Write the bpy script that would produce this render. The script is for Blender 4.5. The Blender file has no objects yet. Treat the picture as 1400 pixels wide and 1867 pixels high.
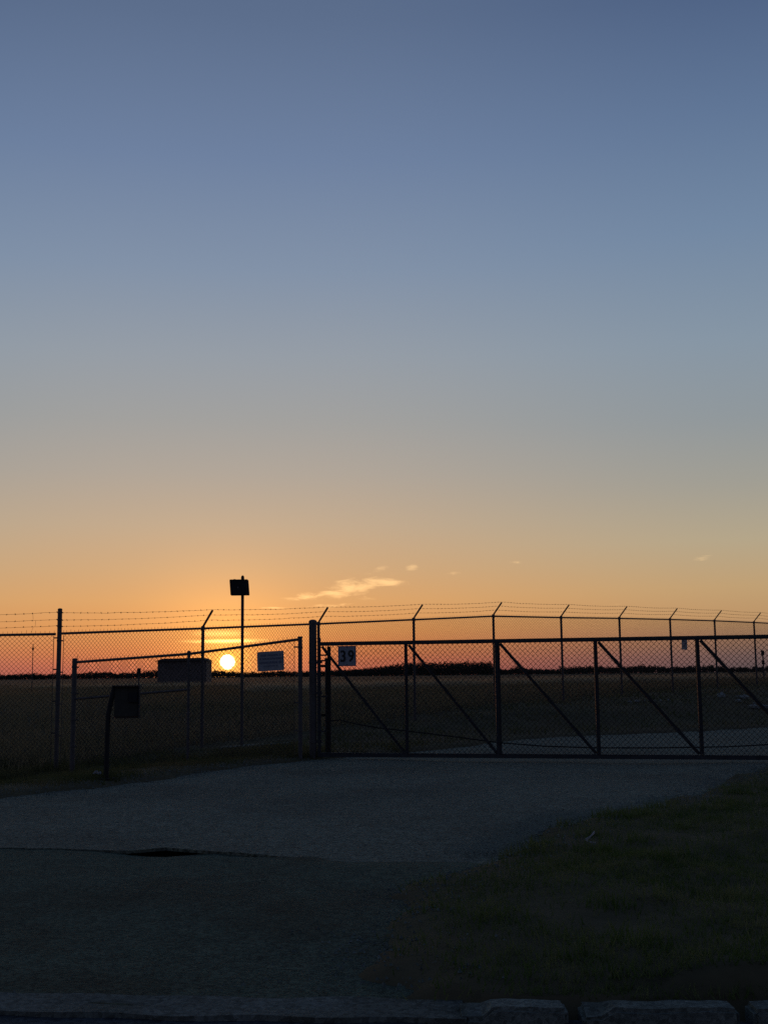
import bpy, bmesh, math, random
import numpy as np
from mathutils import Vector, Matrix
from mathutils.geometry import delaunay_2d_cdt
random.seed(7); rng = np.random.default_rng(7)
S = bpy.context.scene
S.render.engine = 'CYCLES'
COL = S.collection

# ---------------------------------------------------------------- camera, sky, sun, exposure
EYE = 1.2
cam_d = bpy.data.cameras.new('camera'); cam = bpy.data.objects.new('camera', cam_d); COL.objects.link(cam)
cam_d.sensor_fit = 'VERTICAL'; cam_d.sensor_height = 24.0
cam_d.lens = 24.0 * 2200.0 / 1867.0
cam_d.clip_start = 0.05; cam_d.clip_end = 9000
cam.matrix_world = Matrix.Translation((0, 0, EYE)) @ Matrix.Rotation(math.radians(90 + 7.70), 4, 'X') @ Matrix.Rotation(-0.0104, 4, 'Z')
S.camera = cam
S.cycles.use_denoising = False
S.render.resolution_x, S.render.resolution_y = 767, 1024
vs = S.view_settings
vs.view_transform = 'Standard'; vs.look = 'None'; vs.exposure = 0.0; vs.gamma = 1.0
try: vs.use_curve_mapping = False
except Exception: pass

SUN_AZ, SUN_EL = math.radians(-7.40), math.radians(0.685)      # azimuth from +Y towards +X
SUN = Vector((math.sin(SUN_AZ) * math.cos(SUN_EL), math.cos(SUN_AZ) * math.cos(SUN_EL), math.sin(SUN_EL)))

def lin(r, g, b):
    f = lambda c: (c / 255 / 12.92) if c / 255 <= .04045 else ((c / 255 + .055) / 1.055) ** 2.4
    return (f(r), f(g), f(b), 1.0)

def build_world():
    w = bpy.data.worlds.new('World'); S.world = w; w.use_nodes = True
    nt = w.node_tree; N = nt.nodes; L = nt.links
    for n in list(N): N.remove(n)
    def sock(n, i, v):
        if isinstance(v, bpy.types.NodeSocket): L.new(v, n.inputs[i])
        else: n.inputs[i].default_value = v
    def M(op, a, b=0.0, c=0.0):
        n = N.new('ShaderNodeMath'); n.operation = op
        sock(n, 0, a); sock(n, 1, b); sock(n, 2, c); return n.outputs[0]
    def ss(v, a, b):                                   # smoothstep a..b
        n = N.new('ShaderNodeMapRange'); n.interpolation_type = 'SMOOTHSTEP'
        sock(n, 0, v); n.inputs[1].default_value = a; n.inputs[2].default_value = b; return n.outputs[0]
    def mix(f, a, b, mode='MIX'):
        n = N.new('ShaderNodeMix'); n.data_type = 'RGBA'; n.blend_type = mode
        sock(n, 0, f); sock(n, 6, a); sock(n, 7, b); return n.outputs[2]
    tc = N.new('ShaderNodeTexCoord')
    sep = N.new('ShaderNodeSeparateXYZ'); L.new(tc.outputs['Generated'], sep.inputs[0])
    X, Y, Z = sep.outputs
    el = M('MULTIPLY', M('ARCSINE', Z), 180 / math.pi)
    az = M('MULTIPLY', M('ARCTAN2', X, Y), 180 / math.pi)          # degrees, 0 = +Y, + = right
    daz = M('SUBTRACT', az, math.degrees(SUN_AZ))
    adaz = M('ABSOLUTE', M('WRAP', daz, 180.0, -180.0))
    dt = N.new('ShaderNodeVectorMath'); dt.operation = 'DOT_PRODUCT'
    L.new(tc.outputs['Generated'], dt.inputs[0]); dt.inputs[1].default_value = SUN
    ang = M('MULTIPLY', M('ARCCOSINE', M('MINIMUM', dt.outputs['Value'], 1.0)), 180 / math.pi)
    def ramp(stops):
        n = N.new('ShaderNodeValToRGB'); cr = n.color_ramp
        while len(cr.elements) < len(stops): cr.elements.new(0.5)
        for e, (p, c) in zip(cr.elements, stops): e.position = max(0, p) / 90.0
        for e, (p, c) in zip(cr.elements, stops): e.position = max(0, p) / 90.0; e.color = lin(*c)
        L.new(M('DIVIDE', M('MAXIMUM', el, 0.0), 90.0), n.inputs[0]); return n.outputs[0]
    toward = ramp([(0, (178, 92, 82)), (.5, (202, 108, 82)), (1.2, (216, 128, 78)), (2.2, (222, 150, 86)), (3.5, (218, 162, 104)), (5, (206, 166, 122)),
                   (7, (192, 168, 140)), (9.5, (174, 164, 152)), (12, (160, 160, 158)), (15, (149, 157, 166)), (19, (130, 146, 168)),
                   (24, (110, 129, 160)), (30, (92, 110, 140)), (42, (66, 84, 116)), (90, (46, 60, 87))])
    aside = ramp([(0, (106, 94, 98)), (.7, (132, 108, 104)), (1.4, (164, 126, 102)), (2.4, (188, 148, 104)), (3.8, (192, 160, 116)), (6, (180, 166, 138)),
                  (8.6, (160, 158, 148)), (11.5, (144, 152, 156)), (15, (134, 150, 165)), (20, (114, 136, 163)),
                  (25, (96, 118, 150)), (30, (78, 98, 132)), (42, (58, 76, 110)), (90, (46, 60, 87))])
    behind = ramp([(0, (58, 64, 82)), (4, (74, 76, 92)), (10, (84, 85, 103)), (20, (72, 82, 108)), (40, (54, 70, 102)), (90, (46, 60, 87))])
    sky = mix(ss(adaz, 4.0, 27.0), toward, aside)
    sky = mix(ss(adaz, 40.0, 150.0), sky, behind)
    # aureole round the low sun
    g1 = M('EXPONENT', M('DIVIDE', M('MULTIPLY', ang, ang), -2 * 2.6 ** 2))
    g2 = M('EXPONENT', M('DIVIDE', ang, -0.66))
    g3 = M('EXPONENT', M('DIVIDE', M('MULTIPLY', ang, ang), -2 * 6.5 ** 2))
    up = ss(el, -0.2, 1.0)
    def scale(col, f): return mix(1.0, col, f, 'MULTIPLY')
    def glow(base, col, f):
        v = N.new('ShaderNodeVectorMath'); v.operation = 'SCALE'
        v.inputs[0].default_value = col; L.new(f, v.inputs['Scale'])
        return mix(1.0, base, v.outputs[0], 'ADD')
    sky = glow(sky, (0.38, 0.145, 0.020), g1)
    sky = glow(sky, (0.06, 0.030, 0.008), g3)
    sky = glow(sky, (1.9, 1.0, 0.07), g2)
    # wisps of thin lit cloud, in degrees of azimuth and elevation
    cv = N.new('ShaderNodeCombineXYZ'); L.new(az, cv.inputs[0]); L.new(el, cv.inputs[1])
    def noise(scale, sx, sy, rot=0.0, detail=5.0):
        mp = N.new('ShaderNodeMapping'); mp.inputs['Scale'].default_value = (sx, sy, 1); mp.inputs['Rotation'].default_value = (0, 0, rot)
        L.new(cv.outputs[0], mp.inputs[0])
        n = N.new('ShaderNodeTexNoise'); n.inputs['Scale'].default_value = scale; n.inputs['Detail'].default_value = detail
        n.inputs['Roughness'].default_value = .62; n.inputs['Distortion'].default_value = .6
        L.new(mp.outputs[0], n.inputs['Vector']); return n.outputs[0]
    def spot(a0, e0, ra, re, rot=0.0):
        c, s = math.cos(rot), math.sin(rot)
        da, de = M('SUBTRACT', az, a0), M('SUBTRACT', el, e0)
        u = M('DIVIDE', M('ADD', M('MULTIPLY', da, c), M('MULTIPLY', de, s)), ra)
        v = M('DIVIDE', M('SUBTRACT', M('MULTIPLY', de, c), M('MULTIPLY', da, s)), re)
        return M('SUBTRACT', 1.0, ss(M('SQRT', M('ADD', M('MULTIPLY', u, u), M('MULTIPLY', v, v))), 0.0, 1.15))
    n1 = noise(1.7, .50, 1.75, -.26, 7.0)
    n2 = noise(1.6, .35, 2.6, -.05)
    wisps = None
    for a0, e0, ra, re, rot, k in ((-1.6, 4.15, 2.4, .62, .20, 1.0), (-3.7, 3.72, 1.7, .26, .10, .9), (.2, 4.35, 1.2, .30, -.10, 1.0), (-.3, 4.95, .75, .30, .2, .7),
                                   (1.25, 4.98, .55, .24, .25, .75), (-.9, 3.6, 1.0, .22, .05, .6), (-2.6, 3.28, 2.1, .16, .05, .7), (-5.3, 3.20, 1.0, .10, .0, .8),
                                   (-6.6, 2.75, 1.7, .14, .05, .5), (6.2, 5.24, .55, .13, -.1, .5), (14.9, 5.19, .75, .17, .12, .95), (10.5, 3.12, .9, .08, .1, .55), (3.2, 4.75, .8, .14, .1, .3)):
        m = M('MULTIPLY', spot(a0, e0, ra, re, rot), k)
        wisps = m if wisps is None else M('MAXIMUM', wisps, m)
    wf = M('MULTIPLY', ss(M('ADD', wisps, M('MULTIPLY', M('SUBTRACT', n1, .5), 2.9)), .18, 1.35), ss(wisps, 0.0, .45))
    near = M('EXPONENT', M('DIVIDE', adaz, -9.0))
    sky = glow(sky, (0.56, 0.35, 0.14), M('MULTIPLY', wf, M('ADD', .45, M('MULTIPLY', near, .75))))
    # bright bar of cloud just above the sun and two faint ones
    bar = M('MULTIPLY', spot(-7.4, 1.66, 2.3, .13, .0), ss(n2, .30, .62))
    bar = M('MAXIMUM', bar, M('MULTIPLY', spot(-7.4, 1.66, 1.6, .10, .0), 1.2))
    bar = M('MAXIMUM', bar, M('MULTIPLY', spot(-7.7, 2.02, 1.5, .22, .0), M('MULTIPLY', n2, .6)))
    sky = glow(sky, (2.2, 1.45, 0.40), bar)
    # the sun's own disc, with a thin dark streak of cloud across its foot
    disc = M('SUBTRACT', 1.0, ss(ang, .255, .375))
    streak = M('MULTIPLY', M('SUBTRACT', 1.0, ss(M('ABSOLUTE', M('SUBTRACT', el, math.degrees(SUN_EL) - .222)), .012, .040)), .98)
    disc = M('MULTIPLY', disc, M('SUBTRACT', 1.0, M('MULTIPLY', streak, .97)))
    sky = glow(sky, (15.0, 10.5, 5.0), disc)
    bg = N.new('ShaderNodeBackground'); L.new(sky, bg.inputs[0]); bg.inputs[1].default_value = 1.0
    out = N.new('ShaderNodeOutputWorld'); L.new(bg.outputs[0], out.inputs[0])
build_world()

sun_d = bpy.data.lights.new('sun', 'SUN'); sun_d.energy = 0.30; sun_d.angle = math.radians(0.6); sun_d.color = (1.0, 0.42, 0.14)
sun_o = bpy.data.objects.new('sun', sun_d); COL.objects.link(sun_o)
sun_o.rotation_mode = 'QUATERNION'; sun_o.rotation_quaternion = SUN.to_track_quat('Z', 'Y'); sun_o.location = SUN * 50

# ---------------------------------------------------------------- helpers
MATS = {}
def mat(name, c1, c2=None, rough=.7, scale=6.0, metallic=0.0, bump=0.0, bscale=None, c3=None, s3=.5, detail=6.0, spec=.3, speck=None, stretch=None, trans=0.0):
    if name in MATS: return MATS[name]
    m = bpy.data.materials.new(name); m.use_nodes = True; MATS[name] = m
    nt = m.node_tree; N, L = nt.nodes, nt.links; b = N['Principled BSDF']
    b.inputs['Roughness'].default_value = rough; b.inputs['Metallic'].default_value = metallic
    b.inputs['Specular IOR Level'].default_value = spec
    tc = N.new('ShaderNodeTexCoord'); vec = tc.outputs['Object']
    if stretch:
        mp = N.new('ShaderNodeMapping'); mp.inputs['Scale'].default_value = stretch; L.new(vec, mp.inputs[0]); vec = mp.outputs[0]
    def noise(sc, d=detail):
        n = N.new('ShaderNodeTexNoise'); n.inputs['Scale'].default_value = sc; n.inputs['Detail'].default_value = d
        n.inputs['Roughness'].default_value = .65; L.new(vec, n.inputs['Vector']); return n.outputs[0]
    def sharpen(s, a, bb):
        r = N.new('ShaderNodeMapRange'); r.inputs[1].default_value = a; r.inputs[2].default_value = bb; L.new(s, r.inputs[0]); return r.outputs[0]
    col = None
    if c2 is not None:
        mx = N.new('ShaderNodeMix'); mx.data_type = 'RGBA'; L.new(sharpen(noise(scale), .3, .7), mx.inputs[0])
        mx.inputs[6].default_value = (*c1, 1); mx.inputs[7].default_value = (*c2, 1); col = mx.outputs[2]
        if c3 is not None:
            m2 = N.new('ShaderNodeMix'); m2.data_type = 'RGBA'; L.new(sharpen(noise(s3), .45, .68), m2.inputs[0])
            L.new(col, m2.inputs[6]); m2.inputs[7].default_value = (*c3, 1); col = m2.outputs[2]
        if speck:                                       # fine stony speckle
            v = N.new('ShaderNodeTexVoronoi'); v.inputs['Scale'].default_value = speck[0]; L.new(vec, v.inputs['Vector'])
            sp_ = N.new('ShaderNodeSeparateXYZ'); L.new(v.outputs['Color'], sp_.inputs[0])
            rr = N.new('ShaderNodeMapRange'); L.new(sp_.outputs[0], rr.inputs[0]); rr.inputs[3].default_value = 1 - speck[1]; rr.inputs[4].default_value = 1 + speck[1]
            vm = N.new('ShaderNodeVectorMath'); vm.operation = 'SCALE'; L.new(col, vm.inputs[0]); L.new(rr.outputs[0], vm.inputs['Scale']); col = vm.outputs[0]
        L.new(col, b.inputs['Base Color'])
    else: b.inputs['Base Color'].default_value = (*c1, 1)
    if trans:                                           # thin blades let light through
        tr = N.new('ShaderNodeBsdfTranslucent'); L.new(col, tr.inputs[0]); ms = N.new('ShaderNodeMixShader'); ms.inputs[0].default_value = trans
        L.new(b.outputs[0], ms.inputs[1]); L.new(tr.outputs[0], ms.inputs[2]); L.new(ms.outputs[0], N['Material Output'].inputs['Surface'])
    if bump:
        bp = N.new('ShaderNodeBump'); bp.inputs['Strength'].default_value = bump; bp.inputs['Distance'].default_value = .02
        L.new(noise(bscale or scale * 4), bp.inputs['Height']); L.new(bp.outputs[0], b.inputs['Normal'])
    return m
galv = mat('weathered_steel', (.070, .064, .064), (.115, .105, .102), .75, 14, .0, .1, spec=.15)
gate_m = mat('dark_gate_steel', (.032, .034, .037), (.055, .058, .062), .75, 10, spec=.15)
wirem = mat('wire', (.030, .027, .027), (.06, .054, .052), .8, 20, spec=.1)
dark = mat('dark_painted_metal', (.02, .02, .022), (.035, .035, .036), .8, 12, spec=.1)
grey = mat('grey_enclosure_paint', (.045, .043, .036), (.062, .059, .050), .85, 9, spec=.1)
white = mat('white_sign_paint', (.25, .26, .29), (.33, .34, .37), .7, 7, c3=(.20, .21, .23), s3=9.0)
black = mat('black_sign_paint', (.012, .012, .014), (.02, .02, .02), .5, 20)
navy = mat('blue_sign_paint', (.05, .06, .16), (.07, .08, .2), .5, 20)
asphalt = mat('driveway_asphalt', (.094, .107, .082), (.142, .159, .120), .9, 5, bump=.3, bscale=140, c3=(.074, .078, .058), s3=.30, spec=.15, speck=(55, .6))
old_asph = mat('apron_old_asphalt', (.042, .062, .044), (.072, .096, .066), .92, 7, bump=.4, bscale=90, c3=(.036, .034, .020), s3=.55, spec=.15, speck=(65, .55))
road_m = mat('road_asphalt', (.028, .034, .040), (.05, .057, .064), .9, 60, bump=.4, bscale=120, spec=.15, speck=(60, .5))
concrete = mat('worn_concrete', (.115, .132, .115), (.19, .21, .18), .9, 12, bump=.6, bscale=60, c3=(.075, .085, .068), s3=3.0, spec=.1, speck=(70, .35))
pale = mat('pale_stone', (.15, .16, .145), (.26, .27, .24), .85, 8, bump=.6)
gutter_m = mat('gutter_concrete', (.105, .115, .100), (.150, .165, .145), .9, 10, bump=.5, bscale=60, c3=(.070, .076, .062), s3=1.6, spec=.1, speck=(60, .35))
soil = mat('grass_soil', (.060, .055, .032), (.10, .088, .050), .95, 3.0, bump=.35, bscale=14, c3=(.095, .072, .042), s3=.35, spec=.05)
grass_a = mat('lawn_grass', (.050, .088, .022), (.108, .148, .042), .85, 2.2, c3=(.19, .19, .085), s3=5.0, spec=.1, trans=.35)
field_m = mat('field_dry_grass', (.17, .135, .08), (.27, .215, .13), .9, .5, c3=(.12, .115, .055), s3=.12, spec=.1, trans=.5)
grass_b = mat('verge_grass', (.058, .068, .026), (.105, .112, .046), .9, .9, c3=(.16, .125, .07), s3=.5, spec=.1, trans=.45)
straw = mat('dry_grass', (.36, .29, .18), (.50, .41, .27), .85, .5, trans=.5)
foliage = mat('far_foliage', (.022, .028, .016), (.045, .05, .03), .9, .08)
shedm = mat('shed_siding', (.12, .10, .095), (.17, .14, .13), .8, 2)
wood = mat('dark_timber', (.03, .026, .022), (.05, .043, .036), .85, 6)
def M2(name, bm, m, parent=None, smooth=False):
    me = bpy.data.meshes.new(name); bm.normal_update(); bm.to_mesh(me); bm.free()
    return MO(name, me, m, parent, smooth)
def MO(name, me, m, parent=None, smooth=False):
    o = bpy.data.objects.new(name, me); COL.objects.link(o)
    if m and not me.materials: me.materials.append(m)
    if smooth:
        me.polygons.foreach_set('use_smooth', [True] * len(me.polygons))
    if parent is not None:
        o.parent = parent
        o.matrix_parent_inverse = Matrix.Translation(parent.location).inverted() if parent.parent is None else Matrix.Identity(4)
        if parent.parent is not None: o.matrix_parent_inverse = Matrix.Identity(4)
    return o
def thing(name, label, cat, loc=(0, 0, 0), group=None):
    o = bpy.data.objects.new(name, None); COL.objects.link(o); o.location = loc; o.empty_display_size = .2
    o['label'] = label; o['category'] = cat
    if group: o['group'] = group
    return o
def tag(o, label, cat, group=None):
    o['label'] = label; o['category'] = cat
    if group: o['group'] = group
    return o
def struct(o): o['kind'] = 'structure'; return o
def part(name, m, parent, fn, smooth=False):
    bm = bmesh.new(); fn(bm); return M2(name, bm, m, parent, smooth)
def tube(bm, p0, p1, r, n=10, r1=None, caps=True):
    p0, p1 = Vector(p0), Vector(p1); d = (p1 - p0)
    if d.length < 1e-6: return
    d.normalize(); a = d.orthogonal().normalized(); b = d.cross(a); r1 = r if r1 is None else r1
    ra = [bm.verts.new(p0 + (a * math.cos(2 * math.pi * i / n) + b * math.sin(2 * math.pi * i / n)) * r) for i in range(n)]
    rb = [bm.verts.new(p1 + (a * math.cos(2 * math.pi * i / n) + b * math.sin(2 * math.pi * i / n)) * r1) for i in range(n)]
    for i in range(n): bm.faces.new((ra[i], ra[(i + 1) % n], rb[(i + 1) % n], rb[i]))
    if caps: bm.faces.new([bm.verts.new(v.co) for v in ra[::-1]]); bm.faces.new([bm.verts.new(v.co) for v in rb])
def bar(bm, p0, p1, w, h, up=(0, 0, 1)):                   # rectangular tube
    p0, p1 = Vector(p0), Vector(p1); d = (p1 - p0).normalized(); s = d.cross(Vector(up)).normalized(); u = s.cross(d)
    vs_ = []
    for p in (p0, p1):
        vs_.append([bm.verts.new(p + s * (w / 2 * i) + u * (h / 2 * j)) for i, j in ((-1, -1), (1, -1), (1, 1), (-1, 1))])
    a, b = vs_
    for i in range(4): bm.faces.new((a[i], a[(i + 1) % 4], b[(i + 1) % 4], b[i]))
    bm.faces.new(a[::-1]); bm.faces.new(b)
def box(bm, lo, hi, bev=0.0):
    r = bmesh.ops.create_cube(bm, size=1.0)
    for v in r['verts']:
        v.co = Vector([lo[i] + (v.co[i] + .5) * (hi[i] - lo[i]) for i in range(3)])
    if bev:
        es = list({e for v in r['verts'] for e in v.link_edges})
        bmesh.ops.bevel(bm, geom=es, offset=bev, segments=2, affect='EDGES')
def dome(bm, c, r, h, n=10, rings=4):
    c = Vector(c); prev = None
    for k in range(rings):
        a = k / rings * math.pi / 2
        ring = [bm.verts.new(c + Vector((r * math.cos(a) * math.cos(2 * math.pi * i / n), r * math.cos(a) * math.sin(2 * math.pi * i / n), h * math.sin(a)))) for i in range(n)]
        if prev:
            for i in range(n): bm.faces.new((prev[i], prev[(i + 1) % n], ring[(i + 1) % n], ring[i]))
        prev = ring
    t = bm.verts.new(c + Vector((0, 0, h)))
    for i in range(n): bm.faces.new((prev[i], prev[(i + 1) % n], t))
def raw(name, V, F, m, parent=None):                       # numpy verts, triangles
    me = bpy.data.meshes.new(name)
    me.vertices.add(len(V)); me.vertices.foreach_set('co', np.asarray(V, 'f').ravel())
    F = np.asarray(F, 'i'); k = F.shape[1]
    me.loops.add(F.size); me.loops.foreach_set('vertex_index', F.ravel())
    me.polygons.add(len(F)); me.polygons.foreach_set('loop_start', np.arange(len(F), dtype='i') * k)
    try: me.polygons.foreach_set('loop_total', np.full(len(F), k, 'i'))
    except Exception: pass
    me.update(calc_edges=True); me.validate()
    return MO(name, me, m, parent)
def prisms(P0, P1, r):                                     # arrays of segments to 3-sided prisms
    P0, P1 = np.asarray(P0, float), np.asarray(P1, float); n = len(P0)
    d = P1 - P0; d /= np.linalg.norm(d, axis=1)[:, None] + 1e-9
    ref = np.where(np.abs(d[:, 2:3]) > .9, [[1., 0, 0]], [[0, 0, 1.]])
    a = np.cross(d, ref); a /= np.linalg.norm(a, axis=1)[:, None]; b = np.cross(d, a)
    V = np.empty((n, 6, 3))
    for i in range(3):
        o = (a * math.cos(2.0944 * i) + b * math.sin(2.0944 * i)) * r
        V[:, i] = P0 + o; V[:, 3 + i] = P1 + o
    base = (np.arange(n) * 6)[:, None]
    F = np.concatenate([base + np.array(f) for f in ((0, 1, 4), (0, 4, 3), (1, 2, 5), (1, 5, 4), (2, 0, 3), (2, 3, 5))])
    return V.reshape(-1, 3), F
def fabric(parent, p0, p1, zt, zb, pitch=.072, r=.0021, spikes=True, bow=0.006):
    """woven diamond wire between two plan points; zt, zb = (start, end) heights"""
    p0, p1 = np.array(p0, float), np.array(p1, float); Ln = np.linalg.norm(p1 - p0); u = (p1 - p0) / Ln; nrm = np.array([u[1], -u[0]])
    nw = int(Ln / (pitch / 2)); h = pitch / 2
    A, B = [], []
    for i in range(nw):
        s0 = i * h
        f = (s0 + h / 2) / Ln; top = zt[0] + (zt[1] - zt[0]) * f; bot = zb[0] + (zb[1] - zb[0]) * f
        nz = int((top - bot) / h)
        k = np.arange(nz + 1)
        par = (k + i) % 2
        s = s0 + par * h
        off = np.where(par == 0, -.003, .003) + bow * np.sin(s * 2.1 + k * .05)
        z = top - k * h
        pts = np.stack([p0[0] + u[0] * s + nrm[0] * off, p0[1] + u[1] * s + nrm[1] * off, z], 1)
        A.append(pts[:-1]); B.append(pts[1:])
        if spikes and par[0] == 0:
            q = pts[0] + np.array([0, 0, .0]); j = rng.normal(0, .004, 2)
            A.append(q[None]); B.append((q + np.array([u[0] * j[0], u[1] * j[0], .048 + j[1]]))[None])
    V, F = prisms(np.concatenate(A), np.concatenate(B), r)
    o = raw('chain_link_mesh', V, F, wirem, parent); o['kind'] = 'stuff'
    return o
def barbed(parent, a, b, sag=.02, r=.0026, seed=0):
    a, b = np.array(a, float), np.array(b, float); n = 14; t = np.linspace(0, 1, n + 1)
    P = a + (b - a) * t[:, None]; P[:, 2] -= sag * 4 * t * (1 - t)
    g = np.random.default_rng(seed); P[1:-1, 2] += g.normal(0, .003, n - 1)
    A, B = [P[:-1]], [P[1:]]
    L_ = np.linalg.norm(b - a); m = int(L_ / .127)
    for i in range(1, m):
        f = i / m; c = a + (b - a) * f; c[2] -= sag * 4 * f * (1 - f); d = (b - a) / L_
        for s in (-1, 1):
            v = np.array([g.normal(), g.normal(), g.normal()]); v -= d * v.dot(d); v /= np.linalg.norm(v); v = v * .014 + d * .006 * s
            A.append((c - v)[None]); B.append((c + v)[None])
        A.append((c - d * .009)[None]); B.append((c + d * .009)[None])
    V, F = prisms(np.concatenate(A), np.concatenate(B), r)
    V2, F2 = prisms(np.concatenate(A[3::3]) if m > 1 else A[0], np.concatenate(B[3::3]) if m > 1 else B[0], r * 1.9)
    return raw('barbed_wire', np.concatenate([V, V2]), np.concatenate([F, F2 + len(V)]), wirem, parent)

# ---------------------------------------------------------------- plan of the ground (metres)
def wob(pts, amp, st=.16, seed=1):                            # subdivide a polyline with small uneven wander
    g = random.Random(seed); out = []
    for (x0, y0), (x1, y1) in zip(pts[:-1], pts[1:]):
        L_ = math.hypot(x1 - x0, y1 - y0); k = max(1, int(L_ / st)) if L_ < 12 else int(L_ / .8)
        for i in range(k):
            t = i / k; e = amp if i else amp * .4
            out.append((x0 + (x1 - x0) * t + g.uniform(-e, e), y0 + (y1 - y0) * t + g.uniform(-e, e)))
    out.append(pts[-1]); return out
left_edge = [(-4.75, 11.1), (-3.94, 12.57), (-3.56, 13.23), (-3.19, 13.9), (-2.71, 15.03), (-2.21, 16.27), (-1.57, 17.19), (-1.07, 17.78), (-.53, 18.41), (.49, 19.7),
             (1.93, 22.01), (3.06, 23.12), (4.03, 23.97), (6.14, 25.12), (8.24, 26.45), (14, 30.6), (24, 38)]
right_edge = [(26, 33), (14, 23.2), (8.2, 19.0), (4.83, 15.59), (3.93, 13.9), (3.04, 12.12), (2.31, 10.96), (1.86, 10.66), (1.56, 10.21), (1.22, 9.37), (.87, 8.47), (.58, 8.05), (.32, 7.8)]
step_line = [(.19, 7.98), (-.47, 8.34), (-1.05, 8.61), (-1.32, 8.74), (-1.6, 8.92), (-1.82, 8.76), (-2.31, 8.89), (-2.79, 8.93), (-4.2, 9.1), (-6.1, 9.3)]
apron_left = [(-6.1, 9.3), (-8.6, 7.2), (-10.5, 5.9)]
apron_right = [(.32, 7.8), (.1, 7.07), (-.05, 6.02), (.02, 5.44), (.11, 5.05), (.24, 4.80)]
def shift(pts, d):                                         # parallel copy of a polyline, to its right
    out = []
    for i, (x, y) in enumerate(pts):
        a, b = pts[max(0, i - 1)], pts[min(len(pts) - 1, i + 1)]
        tx, ty = b[0] - a[0], b[1] - a[1]; l = math.hypot(tx, ty)
        out.append((x + ty / l * d, y - tx / l * d))
    return out
Lw, Rw, Sw = wob(left_edge, .035, seed=2), wob(right_edge, .045, seed=3), wob(step_line, .02, .07, seed=4)
ARw = wob(apron_right, .04, seed=5)
Ls, Rs = shift(left_edge, -.45), shift(right_edge, -.45)
ARs = [(x + .5, y) for x, y in apron_right]
drive_poly = [(-6.6, 9.5)] + Ls + Rs + [(.75, 7.75)] + Sw[:-1]
apron_poly = ARs + [(-.5, 4.74), (-2, 4.88), (-6, 5.28)] + apron_left[::-1] + [(-4.2, 9.6), (-2.79, 9.4), (-1.6, 9.3), (-.47, 8.8), (.5, 8.5)]
paved_poly = [(-6.1, 9.3)] + Lw + Rw + ARw + [(-.5, 4.86), (-2, 5.0), (-6, 5.4)] + apron_left[::-1][:-1]
def inside(poly, X, Y):
    P = np.array(poly); r = np.zeros(X.shape, bool); j = len(P) - 1
    for i in range(len(P)):
        xi, yi, xj, yj = *P[i], *P[j]
        if yi != yj:
            c = ((yi > Y) != (yj > Y)) & (X < (xj - xi) * (Y - yi) / (yj - yi) + xi); r ^= c
        j = i
    return r
def dist(poly, X, Y):
    P = np.array(poly); D = np.full(X.shape, 1e9); Q = np.roll(P, -1, 0)
    for a, b in zip(P, Q):
        d = b - a; l2 = d.dot(d) + 1e-12
        t = np.clip(((X - a[0]) * d[0] + (Y - a[1]) * d[1]) / l2, 0, 1)
        D = np.minimum(D, np.hypot(X - a[0] - t * d[0], Y - a[1] - t * d[1]))
    return D
def sst(v, a, b):
    t = np.clip((v - a) / (b - a), 0, 1); return t * t * (3 - 2 * t)
FX, FY, FDX, FDY = -5.21, 19.4, 1.944, 2.334               # perimeter fence: corner and one bay
BAY = math.hypot(FDX, FDY); UX, UY = FDX / BAY, FDY / BAY
RAIL_Z = [1.915, 2.064, 2.224, 2.392, 2.561, 2.618, 2.686, 2.742, 2.786, 2.814, 2.83, 2.84]
FH = 2.14
def lump(X, Y):
    return (.020 * np.sin(X * 1.7 + Y * .9) + .016 * np.sin(X * 2.9 - Y * 2.1 + 1) + .010 * np.sin(X * 5.3 + Y * 4.1) + .007 * np.sin(X * 9.1 - Y * 7.7 + 2) + .005 * np.sin(X * 15 + Y * 13))
def crumble(X, Y):                                         # how the verge frays over the paving
    return .05 * np.sin(X * 5.1 + Y * 2.7) + .04 * np.sin(X * 11.3 - Y * 8.1 + 1) + .035 * np.sin(X * 21 + Y * 17 + 2) + .03 * np.sin(X * 3.1 - Y * 4.3)
def terrain(X, Y):
    X, Y = np.asarray(X, float), np.asarray(Y, float)
    t = ((X - FX) * UX + (Y - FY) * UY) / BAY
    u = (X - FX) * UY - (Y - FY) * UX                       # + towards the camera side
    zf = np.interp(t, np.arange(len(RAIL_Z)), np.array(RAIL_Z) - FH)
    inner = zf + (.28 - zf) * sst(-u, 2, 40)
    outer = zf + (.06 - zf) * sst(u, .5, 7.5)
    z = np.where(u < 0, inner, outer)
    # shallow ditch at the left of the driveway
    z = z - .10 * np.exp(-((X + 5.2) / 2.6) ** 2 - ((Y - 18.0) / 2.2) ** 2)
    near = (np.abs(X) < 60) & (Y > -10) & (Y < 60)
    sd = np.full(X.shape, 99.0)
    dd = dist(paved_poly, X[near], Y[near]); sd[near] = np.where(inside(paved_poly, X[near], Y[near]), -dd, dd)
    out = np.maximum(sd, 0)
    pz = np.where(Y < 8.4, -.030, -.008)
    w = sst(out, 0, np.where(Y < 9, 1.4, 3.5))
    far = sst(np.hypot(X, Y), 30, 90)
    z = z + lump(X, Y) * (1 - far) + far * .10 * np.sin(X * .021 + Y * .013)
    edge = pz + np.where(sd > 0, .045, .10) * np.tanh((sd + crumble(X, Y)) / .16)
    z = edge * (1 - w) + z * w
    z = np.where(sd < -.5, z - .35 * sst(-sd, .5, .8), z)
    z = np.where((X < -.3) & (Y < 5.6 - .1 * X), np.minimum(z, -.15), z)
    E_ = 4.745 - .06 * (np.clip(X, -20, 20) - .26)
    z = np.where(Y < E_, np.minimum(z, -.20), z)
    z = np.where((Y >= E_) & (Y < E_ + .15), np.minimum(z, -.005), z)
    return z
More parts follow.
